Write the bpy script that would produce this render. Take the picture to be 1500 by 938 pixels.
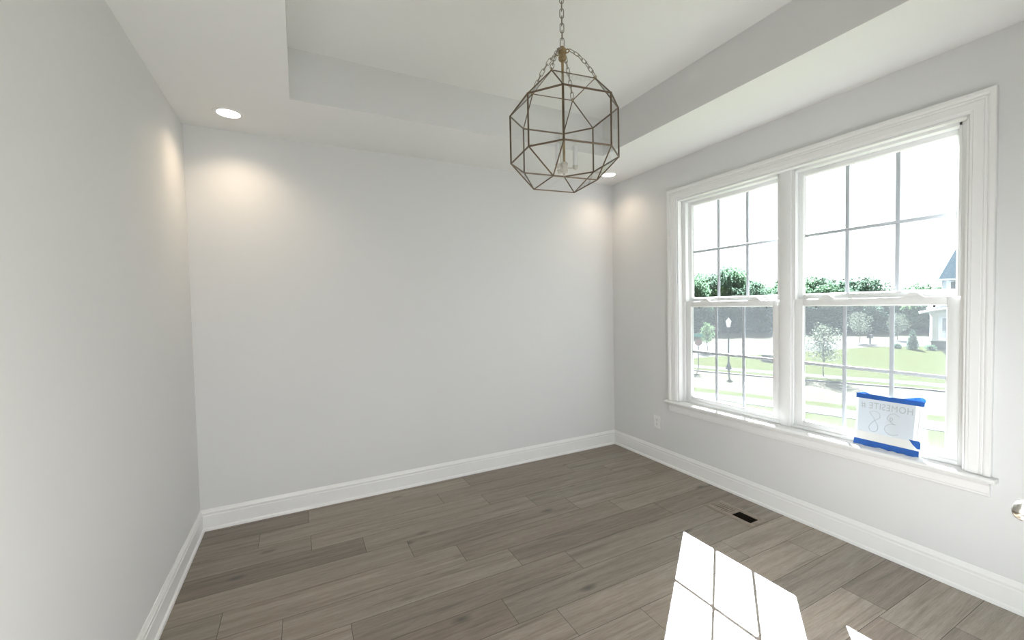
import bpy, bmesh, math, random
from mathutils import Vector, Matrix, noise as mnoise

# ------------------------------------------------------------------ reset
for o in list(bpy.data.objects):
    bpy.data.objects.remove(o, do_unlink=True)
S = bpy.context.scene
COL = S.collection
PI = math.pi
random.seed(7)

# ------------------------------------------------------------------ room numbers (metres)
W, D, H, TRAY = 3.622, 3.505, 2.74, 0.301       # room: x -W..0, y -D..0
TX0, TX1, TY0, TY1 = -W + .638, -.652, -2.93, -.656   # tray recess
GZ = -3.2                                        # street level outside (the house stands on a bank)

# ------------------------------------------------------------------ camera
yaw, pitch, roll = 0.4699, -0.0334, -0.0206
cf = Vector((math.sin(yaw)*math.cos(pitch), math.cos(yaw)*math.cos(pitch), math.sin(pitch)))
cr = Vector((math.cos(yaw), -math.sin(yaw), 0))
cu = cr.cross(cf)
cr2 = math.cos(roll)*cr + math.sin(roll)*cu
cu2 = -math.sin(roll)*cr + math.cos(roll)*cu
cam = bpy.data.cameras.new('camera')
camo = bpy.data.objects.new('camera', cam)
COL.objects.link(camo)
M = Matrix((cr2, cu2, -cf)).transposed().to_4x4()
M.translation = Vector((-2.9744, -3.4756, 1.4922))
camo.matrix_world = M
cam.sensor_fit = 'HORIZONTAL'
cam.sensor_width = 36
cam.lens = 612.3 * 36 / 1500
cam.clip_start = .02
cam.clip_end = 500
S.camera = camo

# ------------------------------------------------------------------ light and exposure
S.view_settings.view_transform = 'Standard'
S.view_settings.look = 'None'
S.view_settings.exposure = -0.16
S.view_settings.gamma = 1.0
S.view_settings.use_curve_mapping = False

SKY_STRENGTH = 2.0
SUN_STRENGTH = 120.0
FILL_WATTS = 34.0
CAN_WATTS = 23.0

wd = bpy.data.worlds.new('sky')
S.world = wd
wd.use_nodes = True
bg = wd.node_tree.nodes['Background']
bg.inputs[0].default_value = (.97, .98, 1.0, 1)
bg.inputs[1].default_value = SKY_STRENGTH

sd = bpy.data.lights.new('sun', 'SUN')
so = bpy.data.objects.new('sun', sd)
COL.objects.link(so)
sd.energy = SUN_STRENGTH
sd.color = (.96, .98, 1.04)
sd.angle = math.radians(.36)
so.rotation_euler = Vector((-.875, -.643, -.7175)).to_track_quat('-Z', 'Y').to_euler()
so.location = (20, 15, 16)

# added fill lamp behind the camera, brightens the left wall like hall daylight
ad = bpy.data.lights.new('left_wall_fill', 'AREA')
ao = bpy.data.objects.new('left_wall_fill', ad)
COL.objects.link(ao)
ad.shape = 'RECTANGLE'
ad.size, ad.size_y = .7, 1.1
ad.energy = FILL_WATTS
ad.color = (.97, 1, .95)
ao.location = (-2.95, -3.64, .80)
ao.rotation_euler = Vector((-.96, .28, -.05)).to_track_quat('-Z', 'Y').to_euler()


# ------------------------------------------------------------------ node materials
def mat(name):
    m = bpy.data.materials.new(name)
    m.use_nodes = True
    nt = m.node_tree
    nt.nodes.clear()
    out = nt.nodes.new('ShaderNodeOutputMaterial')
    return m, nt, out


def N(nt, kind, **kw):
    n = nt.nodes.new(kind)
    for k, v in kw.items():
        if k.startswith('i_'):
            key = k[2:]
            n.inputs[int(key) if key.isdigit() else key.replace('_', ' ')].default_value = v
        else:
            setattr(n, k, v)
    return n


def L(nt, a, b):
    nt.links.new(a, b)


def ramp(nt, fac, stops):
    r = nt.nodes.new('ShaderNodeValToRGB')
    e = r.color_ramp.elements
    while len(e) < len(stops):
        e.new(.5)
    for el, (p, c) in zip(e, stops):
        el.position = p
        el.color = (*c, 1) if len(c) == 3 else c
    L(nt, fac, r.inputs[0])
    return r.outputs[0]


def plain(name, col, rough=.5, metal=0.0, var=.04, scale=6.0, bump=0.0, bscale=200.0, spec=.5, transl=0.0):
    """principled surface with a faint mottling of the base colour"""
    m, nt, out = mat(name)
    tc = N(nt, 'ShaderNodeTexCoord')
    nz = N(nt, 'ShaderNodeTexNoise', i_Scale=scale, i_Detail=3.0)
    L(nt, tc.outputs['Object'], nz.inputs['Vector'])
    lo = tuple(max(0, c*(1-var)) for c in col)
    hi = tuple(min(1, c*(1+var)) for c in col)
    c = ramp(nt, nz.outputs['Fac'], [(.3, lo), (.7, hi)])
    b = N(nt, 'ShaderNodeBsdfPrincipled', i_Roughness=rough, i_Metallic=metal)
    b.inputs['Specular IOR Level'].default_value = spec
    L(nt, c, b.inputs['Base Color'])
    if bump:
        n2 = N(nt, 'ShaderNodeTexNoise', i_Scale=bscale, i_Detail=2.0)
        L(nt, tc.outputs['Object'], n2.inputs['Vector'])
        bp = N(nt, 'ShaderNodeBump', i_Strength=bump, i_Distance=.001)
        L(nt, n2.outputs['Fac'], bp.inputs['Height'])
        L(nt, bp.outputs[0], b.inputs['Normal'])
    sh = b.outputs[0]
    if transl:
        t = N(nt, 'ShaderNodeBsdfTranslucent')
        L(nt, c, t.inputs['Color'])
        mx = N(nt, 'ShaderNodeMixShader', i_0=transl)
        L(nt, sh, mx.inputs[1]); L(nt, t.outputs[0], mx.inputs[2])
        sh = mx.outputs[0]
    L(nt, sh, out.inputs[0])
    return m


def glass_mat(name, tint=(.97, .985, .98)):
    m, nt, out = mat(name)
    t = N(nt, 'ShaderNodeBsdfTransparent', i_Color=(*tint, 1))
    g = N(nt, 'ShaderNodeBsdfGlossy', i_Roughness=.02)
    lw = N(nt, 'ShaderNodeLayerWeight', i_Blend=.5)          # facing: 0 head-on, 1 at grazing, from either side
    pw_ = N(nt, 'ShaderNodeMath', operation='POWER', i_1=5.0)
    L(nt, lw.outputs['Facing'], pw_.inputs[0])
    f = N(nt, 'ShaderNodeMath', operation='MULTIPLY_ADD', i_1=.40, i_2=.022)      # Schlick, one of the two faces of the pane
    L(nt, pw_.outputs[0], f.inputs[0])
    mx = N(nt, 'ShaderNodeMixShader')
    L(nt, f.outputs[0], mx.inputs[0]); L(nt, t.outputs[0], mx.inputs[1]); L(nt, g.outputs[0], mx.inputs[2])
    L(nt, mx.outputs[0], out.inputs[0])
    return m


def screen_mat():
    m, nt, out = mat('insect_mesh')
    t = N(nt, 'ShaderNodeBsdfTransparent')
    d = N(nt, 'ShaderNodeBsdfDiffuse', i_Color=(.125, .135, .14, 1))
    tr = N(nt, 'ShaderNodeBsdfTranslucent', i_Color=(.125, .135, .14, 1))
    m1 = N(nt, 'ShaderNodeMixShader', i_0=.25)
    L(nt, d.outputs[0], m1.inputs[1]); L(nt, tr.outputs[0], m1.inputs[2])
    m2 = N(nt, 'ShaderNodeMixShader', i_0=.25)
    L(nt, t.outputs[0], m2.inputs[1]); L(nt, m1.outputs[0], m2.inputs[2])
    L(nt, m2.outputs[0], out.inputs[0])
    return m


def floor_mat():
    m, nt, out = mat('oak_plank_floor')
    at = N(nt, 'ShaderNodeAttribute', attribute_name='plank', attribute_type='GEOMETRY')
    tc = N(nt, 'ShaderNodeTexCoord')
    # shift the grain from plank to plank
    mul = N(nt, 'ShaderNodeVectorMath', operation='MULTIPLY', i_1=(37.0, 17.0, 53.0))
    L(nt, at.outputs['Fac'], mul.inputs[0])
    add = N(nt, 'ShaderNodeVectorMath', operation='ADD')
    L(nt, tc.outputs['Object'], add.inputs[0]); L(nt, mul.outputs[0], add.inputs[1])

    def stretched(sx, sy):
        v = N(nt, 'ShaderNodeVectorMath', operation='MULTIPLY', i_1=(sx, sy, 1.0))
        L(nt, add.outputs[0], v.inputs[0])
        return v.outputs[0]
    # slow warp that bends the grain round knots
    wz = N(nt, 'ShaderNodeTexNoise', i_Scale=1.0, i_Detail=2.0)
    L(nt, stretched(.8, 8.0), wz.inputs['Vector'])
    rings = N(nt, 'ShaderNodeTexNoise', i_Scale=1.0, i_Detail=4.0, i_Roughness=.6, i_Distortion=.6)
    L(nt, stretched(1.5, 30.0), rings.inputs['Vector'])
    fine = N(nt, 'ShaderNodeTexNoise', i_Scale=1.0, i_Detail=3.0, i_Roughness=.7)
    L(nt, stretched(14.0, 330.0), fine.inputs['Vector'])
    # cathedral figure
    cz = N(nt, 'ShaderNodeMath', operation='MULTIPLY', i_1=30.0)
    L(nt, wz.outputs['Fac'], cz.inputs[0])
    cs = N(nt, 'ShaderNodeMath', operation='SINE'); L(nt, cz.outputs[0], cs.inputs[0])
    cfig = ramp(nt, cs.outputs[0], [(.0, (0, 0, 0)), (.75, (0, 0, 0)), (1.0, (1, 1, 1))])
    # knots
    kn = N(nt, 'ShaderNodeTexVoronoi', i_Scale=1.0, feature='F1')
    L(nt, stretched(2.4, 6.0), kn.inputs['Vector'])
    knot = ramp(nt, kn.outputs['Distance'], [(.03, (1, 1, 1)), (.16, (0, 0, 0))])
    base = ramp(nt, at.outputs['Fac'], [(.0, (.160, .133, .106)), (.3, (.200, .160, .125)), (.6, (.205, .177, .144)), (1.0, (.275, .232, .186))])

    def mix(fac, a, b, mode='MIX'):
        n = N(nt, 'ShaderNodeMix', data_type='RGBA', blend_type=mode)
        if isinstance(fac, (int, float)):
            n.inputs[0].default_value = fac
        else:
            L(nt, fac, n.inputs[0])
        for s, v in ((6, a), (7, b)):
            if isinstance(v, tuple):
                n.inputs[s].default_value = v
            else:
                L(nt, v, n.inputs[s])
        return n.outputs[2]
    r1 = ramp(nt, rings.outputs['Fac'], [(.25, (.54, .51, .48)), (.46, (.93, .91, .89)), (.56, (1.04, 1.03, 1.02)), (.75, (1.28, 1.27, 1.26))])
    c = mix(1.0, base, r1, 'MULTIPLY')
    r2 = ramp(nt, fine.outputs['Fac'], [(.32, (.78, .77, .76)), (.68, (1.18, 1.18, 1.18))])
    c = mix(1.0, c, r2, 'MULTIPLY')
    cm = N(nt, 'ShaderNodeMath', operation='MULTIPLY', i_1=.13); L(nt, cfig, cm.inputs[0])
    c = mix(cm.outputs[0], c, (.36, .31, .26, 1))
    km = N(nt, "ShaderNodeMath", operation="MULTIPLY", i_1=.9); L(nt, knot, km.inputs[0])
    c = mix(km.outputs[0], c, (.055, .044, .036, 1))
    b = N(nt, 'ShaderNodeBsdfPrincipled', i_Roughness=.40)
    b.inputs['Specular IOR Level'].default_value = .75
    L(nt, c, b.inputs['Base Color'])
    bp = N(nt, 'ShaderNodeBump', i_Strength=.12, i_Distance=.0015)
    L(nt, fine.outputs['Fac'], bp.inputs['Height']); L(nt, bp.outputs[0], b.inputs['Normal'])
    L(nt, b.outputs[0], out.inputs[0])
    return m


def emit_mat(name, col, st):
    m, nt, out = mat(name)
    e = N(nt, 'ShaderNodeEmission', i_Color=(*col, 1), i_Strength=st)
    L(nt, e.outputs[0], out.inputs[0])
    return m


def speckle(name, c0, c1, scale, rough=.9, detail=6.0):
    m, nt, out = mat(name)
    tc = N(nt, 'ShaderNodeTexCoord')
    nz = N(nt, 'ShaderNodeTexNoise', i_Scale=scale, i_Detail=detail, i_Roughness=.7)
    L(nt, tc.outputs['Object'], nz.inputs['Vector'])
    c = ramp(nt, nz.outputs['Fac'], [(.3, c0), (.7, c1)])
    b = N(nt, 'ShaderNodeBsdfPrincipled', i_Roughness=rough)
    b.inputs['Specular IOR Level'].default_value = .0
    L(nt, c, b.inputs['Base Color'])
    L(nt, b.outputs[0], out.inputs[0])
    return m


def leaf_mat(name, c0, c1, tr=.4):
    m, nt, out = mat(name)
    tc = N(nt, 'ShaderNodeTexCoord')
    nz = N(nt, 'ShaderNodeTexNoise', i_Scale=3.0, i_Detail=4.0)
    L(nt, tc.outputs['Object'], nz.inputs['Vector'])
    c = ramp(nt, nz.outputs['Fac'], [(.3, c0), (.7, c1)])
    d = N(nt, 'ShaderNodeBsdfDiffuse'); t = N(nt, 'ShaderNodeBsdfTranslucent')
    L(nt, c, d.inputs[0]); L(nt, c, t.inputs[0])
    mx = N(nt, 'ShaderNodeMixShader', i_0=tr)
    L(nt, d.outputs[0], mx.inputs[1]); L(nt, t.outputs[0], mx.inputs[2])
    L(nt, mx.outputs[0], out.inputs[0])
    return m


def brick_mat():
    m, nt, out = mat('foundation_brick')
    tc = N(nt, 'ShaderNodeTexCoord')
    br = N(nt, 'ShaderNodeTexBrick', i_Scale=4.0)
    br.inputs['Color1'].default_value = (0.030, 0.028, 0.026, 1)
    br.inputs['Color2'].default_value = (0.042, 0.037, 0.035, 1)
    br.inputs['Mortar'].default_value = (0.060, 0.060, 0.058, 1)
    L(nt, tc.outputs['Object'], br.inputs['Vector'])
    b = N(nt, 'ShaderNodeBsdfPrincipled', i_Roughness=.9)
    L(nt, br.outputs['Color'], b.inputs['Base Color'])
    L(nt, b.outputs[0], out.inputs[0])
    return m


WALL = plain('wall_paint', (.70, .70, .695), .62, var=.008, scale=1.2, bump=.05, bscale=260, spec=.25)
CEIL = plain('ceiling_paint', (.825, .825, .815), .8, var=.006, scale=1.2, spec=.15)
TRIM = plain('trim_paint', (.83, .83, .82), .32, var=.008, scale=2)
VINYL = plain('window_vinyl', (.82, .825, .82), .35, var=.008, scale=3)
GRILLE = plain('grille_backlit_grey', (.50, .54, .58), .4, var=.008, scale=3)  # white bars greyed: their backlit shade is put into the colour
GASK = plain('gasket_rubber', (.05, .06, .065), .6)
BLACK = plain('black_plastic', (.015, .015, .015), .5)
GLASS = glass_mat('window_glass')
LGLASS = glass_mat('lantern_glass', (.99, .993, .99))
SCREEN = screen_mat()
FLOORM = floor_mat()
SUBF = plain('dark_subfloor', (.03, .025, .02), .9)  # dark substrate seen in the gaps between planks
BRONZE = plain('aged_bronze', (.135, .095, .062), .38, metal=.7, var=.2, scale=30)
BRASS = plain('old_brass', (.33, .245, .135), .34, metal=.85, var=.2, scale=40)
STEEL = plain('antique_chain_metal', (.27, .24, .20), .35, metal=.85, var=.15, scale=60)
CHALK = plain('candle_sleeve', (.72, .73, .72), .6)
NICKEL = plain('satin_nickel', (.62, .60, .55), .26, metal=1.0, var=.04, scale=20)
PEWTER = plain('pale_nickel', (.55, .53, .48), .35, metal=.7, var=.08, scale=40)
CANLENS = emit_mat('downlight_lens', (1, .95, .88), 6.0)
PLATE = plain('outlet_plastic', (.80, .80, .79), .35)
SLOT = plain('outlet_slot_dark', (.03, .03, .03), .6)
VENTM = plain('oak_vent_wood', (.24, .195, .155), .45, var=.25, scale=25)
DUCT = plain('duct_shadow', (.010, .007, .005), .9, spec=.05)


# ------------------------------------------------------------------ mesh helpers
class MB:
    def __init__(self):
        self.v, self.f, self.mi = [], [], []

    def add(self, vs, fs, mi=0):
        o = len(self.v)
        self.v += [tuple(p) for p in vs]
        self.f += [tuple(i+o for i in f) for f in fs]
        self.mi += [mi]*len(fs)
        return self

    def box(self, x0, x1, y0, y1, z0, z1, bev=0.0, mi=0, T=None):
        x0, x1 = min(x0, x1), max(x0, x1)
        y0, y1 = min(y0, y1), max(y0, y1)
        z0, z1 = min(z0, z1), max(z0, z1)
        bm = bmesh.new()
        bmesh.ops.create_cube(bm, size=1)
        for v in bm.verts:
            v.co = Vector(((x0+x1)/2+v.co.x*(x1-x0), (y0+y1)/2+v.co.y*(y1-y0), (z0+z1)/2+v.co.z*(z1-z0)))
        if bev:
            bev = min(bev, .45*min(x1-x0, y1-y0, z1-z0))
            bmesh.ops.bevel(bm, geom=list(bm.edges), offset=bev, segments=2, profile=.5, affect='EDGES')
        self.from_bm(bm, mi, T)
        return self

    def from_bm(self, bm, mi=0, T=None):
        bm.verts.index_update()
        vs = [(T @ v.co if T else v.co.copy()) for v in bm.verts]
        self.add(vs, [[v.index for v in f.verts] for f in bm.faces], mi)
        bm.free()

    def prism(self, poly, a, b, axis='z', mi=0):
        """poly of 2-D points extruded a..b along an axis (x: poly=(y,z); y: (x,z); z: (x,y))"""
        n = len(poly)

        def P(p, t):
            return {'x': (t, p[0], p[1]), 'y': (p[0], t, p[1]), 'z': (p[0], p[1], t)}[axis]
        vs = [P(p, a) for p in poly]+[P(p, b) for p in poly]
        fs = [tuple(range(n))[::-1], tuple(range(n, 2*n))]+[(i, (i+1) % n, n+(i+1) % n, n+i) for i in range(n)]
        return self.add(vs, fs, mi)

    def tube(self, pts, r, seg=8, closed=False, mi=0, cap=True):
        pts = [Vector(p) for p in pts]
        n = len(pts)
        rs = r if isinstance(r, (list, tuple)) else [r]*n
        vs, prev = [], None
        for i, p in enumerate(pts):
            a = pts[(i-1) % n] if (closed or i > 0) else p
            b = pts[(i+1) % n] if (closed or i < n-1) else p
            t = (b-a).normalized()
            if prev is None:
                h = Vector((0, 0, 1)) if abs(t.z) < .9 else Vector((1, 0, 0))
                u = t.cross(h).normalized()
            else:
                u = (prev - t*prev.dot(t)).normalized()
            prev = u
            w = t.cross(u)
            for k in range(seg):
                an = 2*PI*k/seg
                vs.append(p+(u*math.cos(an)+w*math.sin(an))*rs[i])
        fs = []
        for i in range(n if closed else n-1):
            j = (i+1) % n
            for k in range(seg):
                k2 = (k+1) % seg
                fs.append((i*seg+k, i*seg+k2, j*seg+k2, j*seg+k))
        if cap and not closed:
            fs += [tuple(range(seg))[::-1], tuple(range((n-1)*seg, n*seg))]
        return self.add(vs, fs, mi)

    def lathe(self, prof, seg=24, T=None, mi=0):
        """prof = [(r, z)...]"""
        vs, fs = [], []
        for (r, z) in prof:
            for k in range(seg):
                a = 2*PI*k/seg
                p = Vector((max(r, 1e-5)*math.cos(a), max(r, 1e-5)*math.sin(a), z))
                vs.append(T @ p if T else p)
        n = len(prof)
        for i in range(n-1):
            for k in range(seg):
                k2 = (k+1) % seg
                fs.append((i*seg+k, i*seg+k2, (i+1)*seg+k2, (i+1)*seg+k))
        fs += [tuple(range(seg))[::-1], tuple(range((n-1)*seg, n*seg))]
        return self.add(vs, fs, mi)

    def build(self, name, mats, parent=None, smooth=None, recalc=True):
        me = bpy.data.meshes.new(name)
        me.from_pydata(self.v, [], self.f)
        for m in (mats if isinstance(mats, (list, tuple)) else [mats]):
            me.materials.append(m)
        me.polygons.foreach_set('material_index', self.mi)
        if recalc:
            bm = bmesh.new(); bm.from_mesh(me)
            bmesh.ops.recalc_face_normals(bm, faces=bm.faces)
            bm.to_mesh(me); bm.free()
        if smooth is not None:
            me.polygons.foreach_set('use_smooth', [True]*len(me.polygons))
            me.set_sharp_from_angle(angle=math.radians(smooth))
        me.update()
        o = bpy.data.objects.new(name, me)
        COL.objects.link(o)
        if parent:
            o.parent = parent
            if parent.type == 'EMPTY':
                o.matrix_parent_inverse = Matrix.Translation(parent.location).inverted() if parent.rotation_euler.z == 0 else Matrix.Identity(4)
        return o


def tag(o, label, cat, group=None, kind=None):
    o['label'] = label
    o['category'] = cat
    if group: o['group'] = group
    if kind: o['kind'] = kind
    return o


def empty(name, loc=(0, 0, 0), rz=0.0):
    o = bpy.data.objects.new(name, None)
    o.empty_display_size = .1
    o.location = loc
    o.rotation_euler = (0, 0, rz)
    COL.objects.link(o)
    return o


def struct(o, label, cat):
    return tag(o, label, cat, kind='structure')


def copy_tree(o, parent=None):
    c = o.copy()
    COL.objects.link(c)
    if parent: c.parent = parent
    for ch in list(o.children):
        copy_tree(ch, c)
    return c


# ================================================================== THE ROOM SHELL
# window opening in the right wall
WY0, WY1, WZ0, WZ1 = -2.640, -.855, .615, 2.385
FAR = -3.85     # the hall behind the photographer

# floor: one mesh of planks running left-right
rows_first = -.244
pw = .191
PL = 1.216
known = {0: -3.257, 1: -2.956, 2: -2.656, 3: -2.41, 4: -2.147, 5: -1.88, 6: -1.59, 7: -2.105, 8: -1.898, 9: -.32, 10: -.93, 11: -.52, -1: -1.75, -2: -2.3}
fm = MB()
pid = []
rr = random.Random(3)
g = .0018
k = -2
while rows_first - pw*k > FAR:
    y1, y0 = rows_first - pw*k, rows_first - pw*(k+1)
    ya, yb = max(y0, FAR)+g/2, min(y1, 0)-g/2
    off = known.get(k, rr.uniform(-3, 0))
    n0 = math.floor((-W-off)/PL)
    for j in range(n0, n0+6):
        xa, xb = max(off+j*PL, -W)+g/2, min(off+(j+1)*PL, 0)-g/2
        if xb-xa < .01 or yb-ya < .005:
            continue
        fm.add([(xa, ya, 0), (xb, ya, 0), (xb, yb, 0), (xa, yb, 0)], [(0, 1, 2, 3)])
        pid.append(rr.random())
    k += 1
nplank = len(pid)
fm.box(-W, 0, FAR, 0, -.2, -.0035, mi=1)
fl = fm.build('floor', [FLOORM, SUBF], recalc=False)
a = fl.data.attributes.new('plank', 'FLOAT', 'FACE')
a.data.foreach_set('value', pid+[0.5]*(len(fl.data.polygons)-nplank))
struct(fl, 'grey-brown oak plank floor', 'floor')

T = .15
b = MB().box(-W-T, T, 0, T, -.2, H+TRAY+.3)
struct(b.build('wall_back', WALL), 'pale grey painted wall facing the camera, with a low outlet', 'wall')
b = MB().box(-W-T, -W, FAR, 0, -.2, H+TRAY+.3)
struct(b.build('wall_left', WALL), 'pale grey painted wall on the left without any opening', 'wall')
b = MB()
b.box(0, T, FAR, WY0, -.2, H+TRAY+.3)
b.box(0, T, WY1, 0, -.2, H+TRAY+.3)
b.box(0, T, WY0, WY1, -.2, WZ0-.02)
b.box(0, T, WY0, WY1, WZ1, H+TRAY+.3)
struct(b.build('wall_right', WALL), 'pale grey painted wall on the right that holds the wide window', 'wall')
OX0, OX1 = -W, -.52
b = MB()
b.box(-1.95, -1.42, -D-.12, -D, 0, 2.12)  # unseen wall piece added to narrow the opening and dim the far wall
b.box(OX1, 0, -D-.12, -D, 0, H)
b.box(OX0, OX1, -D-.12, -D, 2.12, H)
struct(b.build('wall_near', WALL), 'painted wall behind the photographer around a door and a wide opening', 'wall')

# ceiling with the raised tray
b = MB()
xs = [-W, TX0, TX1, 0]
ys = [FAR, TY0, TY1, 0]
for i in range(3):
    for j in range(3):
        if i == 1 and j == 1:
            continue
        b.add([(xs[i], ys[j], H), (xs[i+1], ys[j], H), (xs[i+1], ys[j+1], H), (xs[i], ys[j+1], H)], [(0, 1, 2, 3)])
zt = H+TRAY
q = [(TX0, TY0), (TX1, TY0), (TX1, TY1), (TX0, TY1)]
for i in range(4):
    p, r = q[i], q[(i+1) % 4]
    b.add([(p[0], p[1], H), (r[0], r[1], H), (r[0], r[1], zt), (p[0], p[1], zt)], [(0, 1, 2, 3)], 1)
b.add([(*p, zt) for p in q], [(0, 1, 2, 3)])
b.box(-W-T, T, FAR, T, zt+.01, zt+.3)
struct(b.build('ceiling', [CEIL, WALL], recalc=False), 'white ceiling with a recessed rectangular tray in the middle', 'ceiling')


# baseboards: moulded profile with a shoe, mitred in the corners
BASE = [(0, 0), (.026, 0), (.026, .009), (.0235, .016), (.018, .020), (.0150, .0215), (.0145, .100), (.0115, .105),
        (.0115, .113), (.0130, .116), (.0125, .121), (.0080, .128), (.0060, .136), (.0035, .142), (0, .143)]


def baseboard(name, a, bpt, nrm, label, mitre=(1, 1)):
    a, bpt, nrm = Vector((*a, 0)), Vector((*bpt, 0)), Vector((*nrm, 0))
    t = (bpt-a).normalized()
    n = len(BASE)
    vs = [a+nrm*d+t*d*mitre[0]+Vector((0, 0, z)) for d, z in BASE]+[bpt+nrm*d-t*d*mitre[1]+Vector((0, 0, z)) for d, z in BASE]
    fs = [(i, i+1, n+i+1, n+i) for i in range(n-1)]+[tuple(range(n)), tuple(range(n, 2*n))[::-1]]
    o = MB().add(vs, fs).build(name, TRIM, smooth=25)
    return struct(o, label, 'baseboard')


baseboard('baseboard_back', (-W, 0), (0, 0), (0, -1), 'white moulded baseboard along the far wall')
baseboard('baseboard_left', (-W, 0), (-W, -D), (1, 0), 'white moulded baseboard along the left wall')
baseboard('baseboard_right', (0, 0), (0, -D), (-1, 0), 'white moulded baseboard under the window on the right wall')

# ================================================================== WINDOW TRIM
# casing: stepped profile, mitred at the top corners, three sides.  (u from the opening outward, d into the room)
CAS = [(.006, 0), (.006, .010), (.010, .012), (.016, .0125), (.020, .0155), (.026, .016), (.052, .0175), (.056, .0145), (.060, .0175),
       (.066, .0185), (.070, .0150), (.074, .0210), (.080, .0245), (.096, .0245), (.099, .022), (.099, 0)]
rows = []
for (py, pz, sy, sz) in ((WY1, WZ0, 1, 0), (WY1, WZ1, 1, 1), (WY0, WZ1, -1, 1), (WY0, WZ0, -1, 0)):
    rows.append([(-d, py+sy*u, pz+sz*u) for u, d in CAS])
b = MB()
n = len(CAS)
b.add(sum(rows, []), [(i*n+j, i*n+j+1, (i+1)*n+j+1, (i+1)*n+j) for i in range(3) for j in range(n-1)]
      + [tuple(range(n)), tuple(range(3*n, 4*n))[::-1]])
struct(b.build('trim_1', TRIM, smooth=25), 'white stepped casing around the top and sides of the window', 'window casing')
# stool (inside sill) with a rounded nose and horns
b = MB()
nose = [(-.046, .590), (-.052, .594), (-.055, .6015), (-.052, .609), (-.046, .613), (0, .613), (0, .590)]
b.prism([(x, z) for x, z in nose], -2.760, -.735, 'y')
b.box(0, .058, WY0, WY1, .590, .613)
struct(b.build('trim_2', TRIM, smooth=25), 'white window stool with rounded nose running below both sashes', 'window sill')
b = MB()
apr = [(0, .590), (-.030, .590), (-.030, .582), (-.024, .574), (-.019, .568), (-.0175, .552), (-.0175, .530), (-.0140, .526), (-.0140, .518), (-.0095, .512), (0, .510)]
b.prism(apr, -2.735, -.760, 'y')
struct(b.build('trim_3', TRIM, smooth=25), 'white moulded apron under the window stool', 'window apron')
# jamb lining of the opening
b = MB()
b.box(-.002, .05, WY1-.006, WY1+.002, WZ0, WZ1)
b.box(-.002, .05, WY0-.002, WY0+.006, WZ0, WZ1)
b.box(-.002, .05, WY0, WY1, WZ1-.006, WZ1+.002)
struct(b.build('trim_4', TRIM), 'white jamb lining inside the window opening', 'window jamb')
# mullion post between the two units
ym = -1.7475
b = MB().box(.040, .15, ym-.021, ym+.021, WZ0-.01, WZ1, .002)
b.box(.037, .045, ym-.034, ym+.034, WZ0-.002, WZ1-.004, .002)
struct(b.build('trim_5', VINYL, smooth=30), 'white mullion post between the two sash windows', 'mullion')


# ================================================================== THE TWO WINDOWS
def ring(b, x0, x1, ya, yb, za, zb, wl, wr, wb, wt, bev=.002):
    """rectangular frame: stiles at the sides, rails between"""
    b.box(x0, x1, yb-wl, yb, za, zb, bev)
    b.box(x0, x1, ya, ya+wr, za, zb, bev)
    b.box(x0, x1, ya+wr, yb-wl, za, za+wb, bev)
    b.box(x0, x1, ya+wr, yb-wl, zb-wt, zb, bev)


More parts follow.
